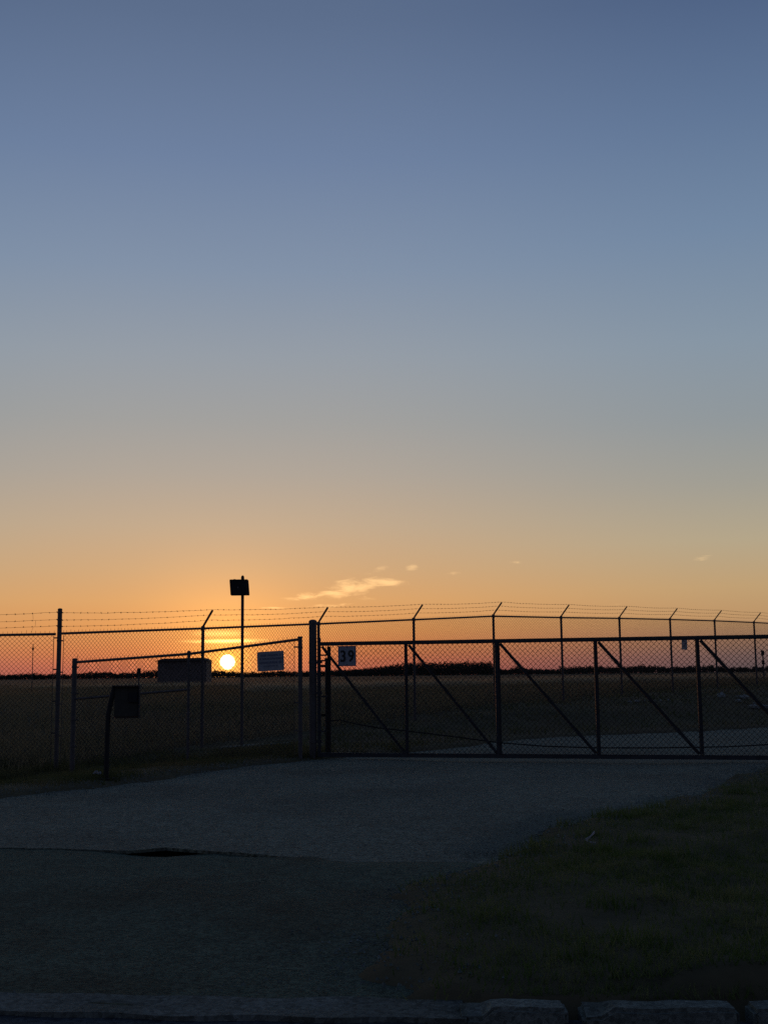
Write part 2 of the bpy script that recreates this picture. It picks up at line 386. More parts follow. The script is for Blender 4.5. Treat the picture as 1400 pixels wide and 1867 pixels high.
def axis(lo, hi, a, b, st):
    c = list(np.arange(a, b + 1e-6, st)); s = st; x = b
    while x < hi: s *= 1.22; x += s; c.append(x)
    s = st; x = a; l = []
    while x > lo: s *= 1.22; x -= s; l.append(x)
    return np.array(l[::-1] + c)
def build_ground():
    xs = axis(-4000, 4000, -9, 13, .11); ys = axis(-40, 5000, 4.3, 27, .11)
    X, Y = np.meshgrid(xs, ys); Z = terrain(X, Y)
    V = np.stack([X.ravel(), Y.ravel(), Z.ravel()], 1); nx = len(xs)
    i = np.arange(len(ys) - 1)[:, None] * nx + np.arange(nx - 1)[None]; i = i.ravel()
    struct(raw('ground', V, np.stack([i, i + 1, i + nx + 1, i + nx], 1), soil))
build_ground()
def sheet(name, poly, zf, m, step=.35, skirt=0.0):
    P = np.array(poly); lo, hi = P.min(0), P.max(0)
    gx, gy = np.meshgrid(np.arange(lo[0], hi[0], step), np.arange(lo[1], hi[1], step))
    gx = gx.ravel() + rng.uniform(-.1, .1, gx.size) * step; gy = gy.ravel() + rng.uniform(-.1, .1, gy.size) * step
    k = inside(poly, gx, gy); gx, gy = gx[k], gy[k]; k = dist(poly, gx, gy) > .06; gx, gy = gx[k], gy[k]
    n = len(poly)
    vin = [Vector((float(x), float(y))) for x, y in poly] + [Vector((float(x), float(y))) for x, y in zip(gx, gy)]
    r = delaunay_2d_cdt(vin, [], [list(range(n))], 1, 1e-5)
    bm = bmesh.new(); vv = [bm.verts.new((v.x, v.y, float(zf(v.x, v.y)))) for v in r[0]]
    for f in r[2]:
        try: bm.faces.new([vv[i] for i in f])
        except ValueError: pass
    bmesh.ops.recalc_face_normals(bm, faces=bm.faces[:])
    if bm.faces and sum(f.normal.z for f in bm.faces) < 0: bmesh.ops.reverse_faces(bm, faces=bm.faces[:])
    if skirt:
        be = [e for e in bm.edges if e.is_boundary]
        g = bmesh.ops.extrude_edge_only(bm, edges=be)
        for v in g['geom']:
            if isinstance(v, bmesh.types.BMVert): v.co.z -= skirt
    return struct(M2(name, bm, m, None, False))
def drive_z(x, y):
    return .012 * math.sin(x * .9 + y * .5) + .006 * math.sin(x * 2.3 - y * 1.7) - .012
def apron_z(x, y):
    z = -.021 - .025 * max(0, min(1, (7.6 - y) / 2.7)) + .006 * math.sin(x * 2.1 + y * 3.3)
    z -= .075 * math.exp(-((x + 1.56) / .27) ** 2 - ((y - 8.95) / .25) ** 2)
    f = max(0, min(1, (-1.85 - x) / .3)) + max(0, min(1, (x + .55) / .25))
    if y > 8.0: z += f * max(0, min(1, (y - 8.0) / .4)) * (drive_z(x, y) - .007 - z)
    z -= .022 * math.exp(-((x + .85) / .35) ** 2 - ((y - 8.6) / .12) ** 2)
    return z
sheet('driveway', drive_poly, drive_z, asphalt, .35, .022)
sheet('apron', apron_poly, apron_z, old_asph, .16)
def build_road():
    bm = bmesh.new()
    xs = np.linspace(-60, 60, 160); ys = [-7, -4, -1, 2, 3.5, 4.2, 4.69]
    g = [[bm.verts.new((x, y - .08 * max(-20, min(20, x)), -.056 + .006 * math.sin(x * .7 + y))) for x in xs] for y in ys]
    for j in range(len(ys) - 1):
        for i in range(len(xs) - 1): bm.faces.new((g[j][i], g[j][i + 1], g[j + 1][i + 1], g[j + 1][i]))
    struct(M2('road', bm, road_m))
    # dropped concrete gutter across the mouth of the driveway
    bm = bmesh.new(); n = 90
    rows = []
    for k, (yo, zo) in enumerate(((-.125, -.09), (-.12, -.042), (.0, -.040), (.115, -.034), (.125, -.09))):
        row = []
        for i in range(n + 1):
            x = -9.5 + 9.78 * i / n
            row.append(bm.verts.new((x, 4.74 - .10 * x + yo + .014 * math.sin(i * 1.3 + k) + .01 * math.sin(i * .37), zo + .002 * math.sin(i * .9 + k * 2))))
        rows.append(row)
    for a, b in zip(rows[:-1], rows[1:]):
        for i in range(n): bm.faces.new((a[i], a[i + 1], b[i + 1], b[i]))
    struct(M2('gutter', bm, gutter_m))
    k = bpy.data.objects.new('kerb', None); COL.objects.link(k); k['kind'] = 'structure'; k.location = (0, 4.66, -.1)
    x = .25
    for i, L_ in enumerate([.40, .56, .62, .70, .8, .8, .8, .8, .8]):
        def f(bm):
            box(bm, (x, 4.60, -.19), (x + L_, 4.735, -.004), .014)
            bmesh.ops.subdivide_edges(bm, edges=[e for e in bm.edges if abs(e.verts[0].co.x - e.verts[1].co.x) > .2], cuts=9)
            for v in bm.verts:
                if v.co.z > -.03: v.co.z -= max(0, random.gauss(0, .0025)); v.co.y += random.gauss(0, .002)
                v.co.z += .004 * math.sin(v.co.x * 17 + i); v.co.y += .006 * math.sin(v.co.x * 11 + i * 2) - .06 * (v.co.x - .26)
                if v.co.z > -.06 and i in (0, 1) and v.co.x < x + .1: v.co.z -= .030 * (1 if v.co.y < 4.66 else .3)
        part('kerb_stone', concrete, k, f)
        x += L_ + (.05 if i < 2 else .02)
build_road()

# ---------------------------------------------------------------- perimeter fence with outward barbed arms
def fp(k): return (FX + k * FDX, FY + k * FDY)
NX, NY = UY, -UX                                           # outward normal
def rz(k): return float(np.interp(k, range(len(RAIL_Z)), RAIL_Z))
pf = thing('perimeter_fence', 'long galvanised chain-link perimeter fence with outward-angled barbed wire arms, running away behind the gate', 'fence', (*fp(0), rz(0) - FH))
NB = 11
for k in range(NB + 1):
    x, y = fp(k); z = rz(k)
    if k == 0:
        p = part('post', galv, pf, lambda bm: tube(bm, (x, y, z - FH - .15), (x, y, 2.30), .036, 14), True)
        part('cap', galv, p, lambda bm: dome(bm, (x, y, 2.297), .040, .022), True)
        for zb in (1.80, 1.30, .8, .3):
            part('brace_band', galv, p, lambda bm: (tube(bm, (x, y, zb - .012), (x, y, zb + .012), .041, 14), bar(bm, (x + UX * .03, y + UY * .03, zb), (x + UX * .085, y + UY * .085, zb), .008, .022), bar(bm, (x - .03, y, zb + .045), (x - .088, y, zb + .045), .008, .022)))
        for zb in (2.247, 2.129, 2.028):
            part('wire_clip', galv, p, lambda bm: (tube(bm, (x, y, zb - .008), (x, y, zb + .012), .042, 12), bar(bm, (x - .055, y, zb + .012), (x + .055, y, zb - .004), .01, .016)))
    else:
        p = part('post', galv, pf, lambda bm: tube(bm, (x, y, z - FH - .15), (x, y, z + .02), .030, 12), True)
        tip = (x + NX * .25, y + NY * .25, z + .315)
        part('barb_arm', galv, p, lambda bm: (tube(bm, (x, y, z - .03), (x, y, z + .04), .036, 12), bar(bm, (x, y, z + .03), tip, .034, .024, (0, 0, 1))))
for k in range(NB):
    (x0, y0), (x1, y1) = fp(k), fp(k + 1); z0, z1 = rz(k), rz(k + 1)
    s = .075 if k == 0 else .03
    part('top_rail', galv, pf, lambda bm: tube(bm, (x0 + UX * s * .5, y0 + UY * s * .5, z0), (x1, y1, z1), .021, 10), True)
    a = (x0 + UX * s, y0 + UY * s)
    fabric(pf, a, (x1, y1), (z0 + .005, z1 + .005), (z0 - FH + .06, z1 - FH + .06), r=.0029)
    for j, fr in enumerate((.36, .68, 1.0)):
        def ap(k, x, y, z):
            if k == 0: return (x, y, (2.028, 2.129, 2.247)[j])
            return (x + NX * .25 * fr, y + NY * .25 * fr, z + .03 + .285 * fr + .012)
        barbed(pf, ap(k, x0, y0, z0), ap(k + 1, x1, y1, z1), .022, seed=k * 3 + j)
part('tension_bar', galv, pf, lambda bm: bar(bm, (FX + UX * .08, FY + UY * .08, -.15), (FX + UX * .08, FY + UY * .08, 1.89), .006, .018, (0, 1, 0)))

# fence running off to the left from the corner post
lf = thing('side_fence', 'chain-link fence with three straight barbed strands leading away from the tall domed corner post', 'fence', (-8.2, 18.95, -.25))
c0 = np.array((FX, FY)); c1 = np.array((-8.25, 18.95)); d = (c1 - c0) / np.linalg.norm(c1 - c0)
part('top_rail', galv, lf, lambda bm: tube(bm, (*(c0 + d * .055), 1.905), (*c1, 1.87), .021, 10), True)
fabric(lf, c0 + d * .08, c1, (1.91, 1.875), (-.16, -.16), r=.0029)
part('tension_bar', galv, lf, lambda bm: bar(bm, (*(c0 + d * .085), -.15), (*(c0 + d * .085), 1.88), .006, .018, (0, 1, 0)))
for j, (za, zb) in enumerate(((2.252, 2.16), (2.137, 2.06), (2.040, 1.965))):
    barbed(lf, (*(c0 + d * .03), za), (*c1, zb), .012, seed=90 + j)
part('post', galv, lf, lambda bm: tube(bm, (*c1, -.4), (*c1, 2.27), .033, 12), True)
tw = c0 + d * .42
part('tie_wire', wirem, lf, lambda bm: (tube(bm, (*tw, 2.235), (*(tw + .005), 2.14), .0022, 4), tube(bm, (*(tw - d * .045), 2.12), (*(tw - d * .04), 2.025), .0022, 4), tube(bm, (*(tw - d * .01), 2.02), (*(tw + d * .02), 1.92), .0018, 4)))

# ---------------------------------------------------------------- low fence panel between corner and gate post
A, Bm, C = (-4.787, 18.74), (-2.943, 18.21), (-1.239, 17.68)
fpn = thing('fence_panel', 'low sloping chain-link panel on three posts joining the gate post, sign wired to it', 'fence panel', (*A, -.2))
p = part('post', galv, fpn, lambda bm: tube(bm, (*A, -.4), (*A, 1.495), .038, 12), True)
part('cap', galv, p, lambda bm: dome(bm, (*A, 1.493), .041, .016), True)
part('tie_wire', wirem, p, lambda bm: tube(bm, (A[0] + .035, A[1], 1.46), (A[0] + .045, A[1], 1.55), .004, 5))
p = part('post', galv, fpn, lambda bm: tube(bm, (*Bm, -.3), (*Bm, 1.565), .023, 12), True)
part('cap', galv, p, lambda bm: (tube(bm, (*Bm, 1.545), (*Bm, 1.575), .032, 12), dome(bm, (*Bm, 1.574), .030, .022)), True)
p = part('post', galv, fpn, lambda bm: tube(bm, (*C, -.2), (*C, 1.765), .032, 12), True)
part('cap', galv, p, lambda bm: tube(bm, (*C, 1.750), (*C, 1.772), .036, 12))
part('top_rail', galv, fpn, lambda bm: (tube(bm, (*A, 1.445), (*Bm, 1.545), .021, 10), tube(bm, (*Bm, 1.545), (C[0] - .03, C[1], 1.728), .021, 10)), True)
part('mid_rail', galv, fpn, lambda bm: tube(bm, (*A, .885), (*Bm, 1.017), .018, 10), True)
vA, vB, vC = np.array(A), np.array(Bm), np.array(C)
fabric(fpn, vA + (vB - vA) * .03, vB, (1.45, 1.55), (-.12, -.06), r=.0031)
fabric(fpn, vB, vC + (vB - vC) * .045, (1.55, 1.73), (-.06, .04), r=.0031)
tb = vC + (vB - vC) * .05
part('tension_bar', galv, fpn, lambda bm: bar(bm, (*tb, .05), (*tb, 1.70), .006, .02, (0, 1, 0)))
for zb in (1.62, 1.22, .82, .42):
    part('brace_band', galv, fpn, lambda bm: (tube(bm, (*C, zb - .012), (*C, zb + .012), .037, 12), bar(bm, C + (zb,), (*tb, zb), .008, .022)))
    part('brace_band', galv, fpn, lambda bm: (tube(bm, (*A, zb - .26), (*A, zb - .236), .043, 12), bar(bm, A + (zb - .25,), (A[0] + .075, A[1] - .02, zb - .25), .008, .022)))

# ---------------------------------------------------------------- gate, gate post, latch post
GX, GY, GD = -.975, 17.886, -.2417
def gp(x, z, off=0.0): return (x, GY + GD * (x - GX) - off, z)
gpost = thing('gate_post', 'thick round steel gate post with domed cap at the edge of the driveway', 'post', (-1.07, 17.93, 0))
part('tube', galv, gpost, lambda bm: tube(bm, (-1.07, 17.93, -.25), (-1.07, 17.93, 1.995), .057, 20), True)
part('cap', galv, gpost, lambda bm: (tube(bm, (-1.07, 17.93, 1.965), (-1.07, 17.93, 1.997), .062, 20), dome(bm, (-1.07, 17.93, 1.997), .061, .032, 20)), True)
for zb in (1.40, .95, .25):
    part('hinge_band', galv, gpost, lambda bm: (tube(bm, (-1.07, 17.93, zb - .02), (-1.07, 17.93, zb + .02), .062, 20), bar(bm, (-1.02, 17.90, zb), (-.93, 17.87, zb), .02, .035)))
gate = thing('cantilever_gate', 'long cantilever chain-link gate with square rails and diagonal braces across the driveway', 'gate', gp(GX, 0))
XE = 7.2
part('top_rail', gate_m, gate, lambda bm: bar(bm, gp(GX - .02, 1.665), gp(XE, 1.662), .055, .056))
part('bottom_rail', gate_m, gate, lambda bm: bar(bm, gp(GX - .02, .062), gp(XE, .052), .055, .060))
ups = [GX + .0, .295, 1.585, 2.925, 4.262, 5.60, 6.94]
for i, x in enumerate(ups):
    w = .072 if i == 2 else .048
    ztop = 1.755 if i == 0 else 1.638
    part('upright', gate_m, gate, lambda bm: bar(bm, gp(x, .09 if i else .03), gp(x, ztop), w, .05, (0, 1, 0)))
for i in range(len(ups) - 1):
    a, b = ups[i] + .045, ups[i + 1] - .035
    part('diagonal_brace', gate_m, gate, lambda bm: bar(bm, gp(a, 1.625), gp(b, .10), .040, .040, (0, 1, 0)))
for i in range(len(ups) - 1):
    a, b = gp(ups[i] + (.10 if i == 0 else .0), 0, .032), gp(ups[i + 1], 0, .032)
    fabric(gate, a[:2], b[:2], (1.66, 1.66), (.075, .075), r=.0032, spikes=False)
part('tension_bar', gate_m, gate, lambda bm: bar(bm, gp(GX + .10, .08, .032), gp(GX + .10, 1.64, .032), .006, .018, (0, 1, 0)))
for zb in (1.50, 1.42, .9, .4):
    part('brace_band', gate_m, gate, lambda bm: bar(bm, gp(GX, zb, .03), gp(GX + .115, zb, .034), .01, .024))
lp = thing('latch_post', 'slim dark latch post with collar standing just behind the end of the gate', 'post', (-.86, 18.2, 0))
part('lower_tube', dark, lp, lambda bm: tube(bm, (-.862, 18.2, -.1), (-.862, 18.2, 1.45), .045, 14), True)
part('upper_tube', dark, lp, lambda bm: tube(bm, (-.845, 18.2, 1.44), (-.845, 18.2, 1.635), .027, 12), True)
part('collar', dark, lp, lambda bm: tube(bm, (-.862, 18.2, 1.435), (-.862, 18.2, 1.462), .052, 14), True)
for zb in (1.345, .62): part('latch_arm', dark, lp, lambda bm: bar(bm, (-.97, 18.18, zb), (-.87, 18.2, zb), .03, .04))
pts = [(-.90, .55), (-.85, .545), (-.688, .556), (-.40, .49), (-.109, .443), (.4, .385), (.97, .318), (1.586, .236), (2.2, .19), (2.895, .169), (3.7, .172), (4.592, .190), (5.37, .235), (6.4, .33), (7.1, .42)]
def cable(bm):
    for (x0, z0), (x1, z1) in zip(pts[:-1], pts[1:]): tube(bm, gp(x0, z0, -.10), gp(x1, z1, -.10), .009, 6, caps=False)
tag(part('sagging_cable', dark, None, cable, True), 'thin dark steel cable sagging along the lower part of the gate', 'cable')

# ---------------------------------------------------------------- signs
def text_mesh(body, size):
    cu = bpy.data.curves.new('txt', 'FONT'); cu.body = body; cu.size = size; cu.align_x = 'CENTER'; cu.align_y = 'CENTER'; cu.extrude = .0012; cu.offset = .0045; cu.resolution_u = 6
    o = bpy.data.objects.new('txt', cu); COL.objects.link(o)
    dg = bpy.context.evaluated_depsgraph_get(); me = bpy.data.meshes.new_from_object(o.evaluated_get(dg))
    bpy.data.objects.remove(o); return me
def plate(bm, w, h, t, r, seg=4):
    P = []
    for cx, cz, a0 in ((w / 2 - r, h / 2 - r, 0), (-w / 2 + r, h / 2 - r, 90), (-w / 2 + r, -h / 2 + r, 180), (w / 2 - r, -h / 2 + r, 270)):
        for i in range(seg + 1):
            a = math.radians(a0 + 90 * i / seg); P.append((cx + r * math.cos(a), cz + r * math.sin(a)))
    f = [bm.verts.new((x, 0, z)) for x, z in P]; b = [bm.verts.new((x, t, z)) for x, z in P]
    bm.faces.new(f[::-1]); bm.faces.new(b); n = len(P)
    for i in range(n): bm.faces.new((f[i], f[(i + 1) % n], b[(i + 1) % n], b[i]))
    bmesh.ops.recalc_face_normals(bm, faces=bm.faces[:])
def local(o, parent, m):
    o.parent = parent; o.matrix_parent_inverse = Matrix.Identity(4); o.matrix_local = m; return o
def lpart(name, m, parent, fn, mx=Matrix.Identity(4)):
    bm = bmesh.new(); fn(bm); o = M2(name, bm, m); return local(o, parent, mx)
# the number sign
ns = thing('gate_number_sign', 'square white sign with black number 39 and dark border wired to the gate', 'sign', gp(-.56, 1.482, .055))
ns.rotation_euler = (0, 0, math.atan(GD))
lpart('board', navy, ns, lambda bm: plate(bm, .272, .294, .004, .008))
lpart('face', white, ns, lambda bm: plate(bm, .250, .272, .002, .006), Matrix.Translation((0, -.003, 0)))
for ch, dx in (('3', -.060), ('9', .060)):
    me = text_mesh(ch, .235)
    xs_ = [v.co.x for v in me.vertices]; ys_ = [v.co.y for v in me.vertices]
    cx, cy = (min(xs_) + max(xs_)) / 2, (min(ys_) + max(ys_)) / 2
    for v in me.vertices: v.co.x = (v.co.x - cx) * .84; v.co.y = (v.co.y - cy) * .98
    me.materials.clear()
    local(MO('digit', me, black), ns, Matrix.Translation((dx, -.0050, 0)) @ Matrix.Rotation(math.radians(90), 4, 'X'))
for dx, dz in ((0, .125), (0, -.125)):
    lpart('bolt', dark, ns, lambda bm: tube(bm, (dx, -.008, dz), (dx, .004, dz), .006, 8))
# the notice on the low panel
faint = mat('faded_lettering', (.10, .11, .17), (.14, .15, .21), .7, 20)
wsn = thing('notice_sign', 'pale rectangular notice with rounded corners and faint lines of lettering on the low fence panel', 'sign', (-1.680, 17.775, 1.421))
ang_ = math.atan2(C[1] - Bm[1], C[0] - Bm[0]); wsn.rotation_euler = (0, math.radians(-2.2), ang_)
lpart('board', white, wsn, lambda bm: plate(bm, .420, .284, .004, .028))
g = random.Random(5)
for row, (zz, L_, hh) in enumerate(((.085, .30, .030), (.035, .34, .030), (-.020, .36, .034), (-.070, .22, .016))):
    def f(bm):
        x = -L_ / 2
        while x < L_ / 2:
            w = g.uniform(.012, .026); bm2 = (x, -.002, zz - hh / 2 * g.uniform(.7, 1)); box(bm, bm2, (min(x + w, L_ / 2 + .01), -.0005, zz + hh / 2)); x += w + (g.uniform(.006, .010) if g.random() < .8 else .022)
    lpart('lettering_line', faint, wsn, f)['kind'] = 'stuff'
# small pale sign out on the perimeter fence
kx = 7.27; sx, sy = fp(kx)
sm = thing('small_sign', 'small pale portrait sign hung on the far perimeter fence mesh', 'sign', (sx + NX * .03, sy + NY * .03, 2.03))
sm.rotation_euler = (0, math.radians(2), math.atan2(FDY, FDX))
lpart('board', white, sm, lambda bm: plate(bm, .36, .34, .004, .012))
for zz in (.09, .02, -.05): lpart('lettering_line', navy, sm, lambda bm: box(bm, (-.12, -.0025, zz - .014), (.12, -.0005, zz + .014)))

# ---------------------------------------------------------------- pole with dark box
PX, PY = -2.585, 21.95
pole = thing('box_pole', 'tall thin steel pole carrying a small dark square box near its ball-capped top', 'pole', (PX, PY, -.1))
part('pole_tube', galv, pole, lambda bm: tube(bm, (PX, PY, -.2), (PX, PY, 2.98), .028, 12), True)
part('ball_cap', dark, pole, lambda bm: (tube(bm, (PX, PY, 2.90), (PX, PY, 2.985), .030, 12), dome(bm, (PX, PY, 2.985), .031, .045)), True)
def housing(bm):
    box(bm, (-.168, -.055, -.142), (.168, .055, .142), .008)
    for v in bm.verts: v.co.x += .02 * (-v.co.z) / .142 * .55
bm = bmesh.new(); housing(bm)
for v in bm.verts: v.co += Vector((PX - .045, PY - .085, 2.80))
hsg = M2('box_housing', bm, dark, pole)
part('lid', dark, hsg, lambda bm: (box(bm, (PX - .215, PY - .15, 2.935), (PX + .10, PY - .03, 2.945)), box(bm, (PX - .15, PY - .12, 2.945), (PX - .115, PY - .08, 2.953))))
part('badge', shedm, hsg, lambda bm: tube(bm, (PX - .07, PY - .145, 2.80), (PX - .07, PY - .138, 2.80), .014, 10))
for zb in (2.70, 2.86): part('clamp', dark, pole, lambda bm: tube(bm, (PX, PY, zb), (PX, PY, zb + .04), .036, 12))
def pad(bm):
    box(bm, (-2.95, 21.55, -.28), (-1.72, 22.25, -.035), .02)
    for v in bm.verts: v.co.z += .05 * (v.co.x + 2.95)
tag(part('concrete_pad', concrete, None, pad), 'low weathered concrete pad in the grass at the foot of the thin pole', 'pad')

# ---------------------------------------------------------------- access reader on a leaning post beside the driveway
ped = thing('access_reader', 'dark leaning post with a square card reader hood beside the driveway verge', 'card reader', (-3.27, 14.35, 0))
Yp = 14.35
def post_fn(bm):
    P = [(-3.27, -.15), (-3.265, .30), (-3.258, .78), (-3.235, .90), (-3.205, 1.03), (-3.19, 1.10)]
    for (x0, z0), (x1, z1) in zip(P[:-1], P[1:]): tube(bm, (x0, Yp, z0), (x1, Yp, z1), .029, 12, caps=False)
part('post', dark, ped, post_fn, True)
part('base_plate', dark, ped, lambda bm: box(bm, (-3.37, Yp - .1, -.02), (-3.17, Yp + .1, .045), .006))
hood = part('hood', grey, ped, lambda bm: box(bm, (-3.185, Yp - .02, .745), (-2.905, Yp + .12, 1.095), .006))
part('hood_frame', dark, hood, lambda bm: (box(bm, (-3.20, Yp - .07, 1.097), (-2.892, Yp + .13, 1.112)), box(bm, (-2.903, Yp - .05, .744), (-2.889, Yp + .02, 1.096)), box(bm, (-3.20, Yp - .05, .732), (-2.892, Yp + .13, .743))))
part('keypad', dark, hood, lambda bm: box(bm, (-3.012, Yp - .055, .915), (-2.908, Yp - .022, 1.03), .005))

# ---------------------------------------------------------------- far equipment shed, masts
shx, shy = -30.1, 180.0
sh = thing('equipment_shed', 'small low flat-roofed equipment shed standing in the field beyond the fence', 'shed', (shx, shy, .2))
part('wall', shedm, sh, lambda bm: box(bm, (shx - 3.6, shy, .0), (shx + 3.6, shy + 5.6, 3.58)))
def roof(bm):
    P = [bm.verts.new(v) for v in ((shx - 4.0, shy - .5, 3.56), (shx + 3.8, shy - .5, 3.62), (shx + 3.8, shy + 6.1, 3.62), (shx - 4.0, shy + 6.1, 3.56),
                                   (shx - 2.9, shy - .2, 3.95), (shx + 2.9, shy - .2, 4.05), (shx + 2.9, shy + 5.8, 4.05), (shx - 2.9, shy + 5.8, 3.95))]
    for f in ((3, 2, 1, 0), (4, 5, 6, 7), (0, 1, 5, 4), (1, 2, 6, 5), (2, 3, 7, 6), (3, 0, 4, 7)): bm.faces.new([P[k] for k in f])
part('roof', wood, sh, roof)
dr = part('door', shedm, sh, lambda bm: box(bm, (shx + 1.3, shy - .06, .2), (shx + 2.3, shy - .002, 2.3)))
part('handle', dark, dr, lambda bm: box(bm, (shx + 1.4, shy - .12, 1.15), (shx + 1.46, shy - .062, 1.3)))
for q in range(5): part('vent_slat', shedm, sh, lambda bm: box(bm, (shx - 2.4, shy - .07, 2.4 + q * .12), (shx - 1.2, shy - .002, 2.47 + q * .12)))
def mast(name, label, x, y, top, r, knobs):
    t = thing(name, label, 'mast', (x, y, .1)); part('pole_tube', galv, t, lambda bm: tube(bm, (x, y, .0), (x, y, top), r, 8, r * .7), True)
    for z, kr in knobs: part('lamp_head', dark, t, lambda bm: (tube(bm, (x, y, z - kr), (x, y, z + kr), kr * .9, 8), dome(bm, (x, y, z + kr), kr * .9, kr * .6, 8)))
mast('marker_mast', 'thin marker mast with two small lamp heads beyond the far stretch of perimeter fence', 18.6, 60, 2.1, .045, ((2.08, .09), (1.62, .08)))
mast('lone_mast', 'very thin lone mast in the field beyond the side fence', -23.2, 80, 3.5, .03, ((3.15, .07),))
mast('stub_marker', 'short stub marker post in the field near the equipment shed', -12.15, 60, 1.55, .04, ((1.5, .11),))

# ---------------------------------------------------------------- grass
def blades(name, X, Y, h, w, m, lean=.35, label=None, cat=None, zoff=0.0):
    n = len(X); Z = terrain(X, Y) + zoff
    a = rng.uniform(0, 2 * math.pi, n); ht = h * rng.uniform(.35, 1.3, n); wd = w * rng.uniform(.6, 1.3, n)
    lx, ly = rng.normal(0, lean, n) * ht, rng.normal(0, lean, n) * ht
    V = np.empty((n, 3, 3)); dx, dy = np.cos(a) * wd / 2, np.sin(a) * wd / 2
    V[:, 0] = np.stack([X - dx, Y - dy, Z - .01], 1); V[:, 1] = np.stack([X + dx, Y + dy, Z - .01], 1); V[:, 2] = np.stack([X + lx, Y + ly, Z + ht], 1)
    o = raw(name, V.reshape(-1, 3), np.arange(n * 3).reshape(-1, 3), m); o['kind'] = 'stuff'
    if label: tag(o, label, cat)
    return o
def scatter(n, x0, x1, y0, y1, gap=.02, p=2.0, clump=True):
    """points over a box, denser towards y0, kept off the paving"""
    t = rng.random(n); Y = y0 * (y1 / y0) ** t if p else rng.uniform(y0, y1, n); X = rng.uniform(x0, x1, n)
    k = Y > 4.765 - .06 * (X - .26); X, Y = X[k], Y[k]
    D = dist(paved_poly, X, Y); D = np.where(inside(paved_poly, X, Y), -D, D) + crumble(X, Y)
    k = rng.random(len(X)) < sst(D, -.10, gap); X, Y = X[k], Y[k]
    if clump:
        f = np.sin(X * 3.1 + Y * 1.3) + np.sin(X * 1.2 - Y * 2.7 + 1) + np.sin(X * 7.7 + Y * 5.9) * .6
        k = rng.random(len(X)) < .55 + .22 * f; X, Y = X[k], Y[k]
    return X, Y
X, Y = scatter(230000, -.4, 6.5, 4.62, 17, .65); blades('lawn_grass', X, Y, .042, .007, grass_a, .6, 'short patchy lawn grass on the corner between kerb and driveway', 'grass')
X, Y = scatter(70000, -9, -.9, 11.4, 21.5, .30); blades('verge_grass', X, Y, .07, .012, grass_b, .5, 'dark rough grass on the verge between driveway edge and low fence panel', 'grass')
X, Y = scatter(70000, -1.5, 22, 18.2, 48, .4); blades('bank_grass', X, Y, .10, .02, grass_b, .5, 'dark mown grass on the bank between driveway bend and perimeter fence', 'grass')
# taller tufts at the edges of the paving and round the posts
def tufts(centres, n, r, h, w, m, name, label):
    X = np.concatenate([rng.normal(c[0], r, n) for c in centres]); Y = np.concatenate([rng.normal(c[1], r, n) for c in centres])
    k = ~inside(paved_poly, X, Y); X, Y = X[k], Y[k]
    blades(name, X, Y, h, w, m, .4, label, 'grass')
g = random.Random(11)
tufts([(-1.07, 18.1), (-1.25, 17.9), (-.85, 18.3), (-3.3, 14.5), (-4.8, 18.8), (-5.2, 19.4), (-2.94, 18.25), (-.4, 18.75), (.2, 19.5)] + [(g.uniform(-9, -1.5), g.uniform(18.2, 20.5)) for _ in range(80)], 160, .16, .17, .010, grass_b, 'rank_grass', 'taller rank grass tufts round the fence posts and ditch')
tufts([(g.uniform(.4, 5.2), g.uniform(5.0, 12.5)) for _ in range(110)], 70, .07, .085, .008, grass_a, 'lawn_tuft', 'taller tufts and weeds scattered through the corner lawn')
# dry grass: field
n = 130000; Y = 19.6 * (170 / 19.6) ** rng.random(n); X = rng.uniform(-.42, .42, n) * Y * 1.05
u = (X - FX) * UY - (Y - FY) * UX; k = u < -.3; X, Y = X[k], Y[k]
blades('field_grass', X, Y, .22, .035, field_m, .4, 'rough dark grass of the open field behind the perimeter fence', 'grass')
def band(n, y0, y1, x0, x1, h, w, wav=1.5):
    X = rng.uniform(x0, x1, n); Y = rng.uniform(y0, y1, n) + wav * np.sin(X * .35) + .06 * X
    u = (X - FX) * UY - (Y - FY) * UX; dn = np.sin(X * .9) + np.sin(X * 2.3 + 1) + np.sin(Y * 1.1 + X * .2)
    k = (u < -.5) & (rng.random(n) < .6 + .22 * dn); return X[k], Y[k], h, w
Xs, Ys = [], []
for a in (band(34000, 52, 60, -6, 12, 0, 0), band(16000, 60, 70, 8, 26, 0, 0), band(14000, 112, 128, -34, 30, 0, 0), band(2500, 150, 165, -50, 60, 0, 0), band(2500, 95, 100, 2, 40, 0, 0)):
    Xs.append(a[0]); Ys.append(a[1])
blades('dry_grass', np.concatenate(Xs), np.concatenate(Ys), .38, .05, straw, .3, 'pale dry seeding grass in bands across the open field', 'grass')

# ---------------------------------------------------------------- treeline at the horizon
def trees(name, label, specs):
    Vs = []
    for x, y, h, w in specs:
        n = int(70 + 8 * h); zc = .3 + h * .52
        v = rng.normal(0, 1, (n, 3)); v /= np.linalg.norm(v, axis=1)[:, None]; v *= rng.random(n)[:, None] ** .33
        c = np.stack([x + v[:, 0] * w * .5, y + v[:, 1] * w * .5, zc + v[:, 2] * h * .5 * (1 + .12 * np.sin(v[:, 0] * 5 + x))], 1)
        c[:, 2] = np.maximum(c[:, 2], .4)
        t = rng.normal(0, 1, (n, 3, 3)) * (.16 * w ** .5 * 1.5)
        Vs.append(c[:, None] + t)
        Vs.append(np.array([[[x - .25, y, 0], [x + .25, y, 0], [x, y, h * .7]]]))
    V = np.concatenate(Vs); o = raw(name, V.reshape(-1, 3), np.arange(len(V) * 3).reshape(-1, 3), foliage); o['kind'] = 'stuff'; tag(o, label, 'trees'); return o
sp = []
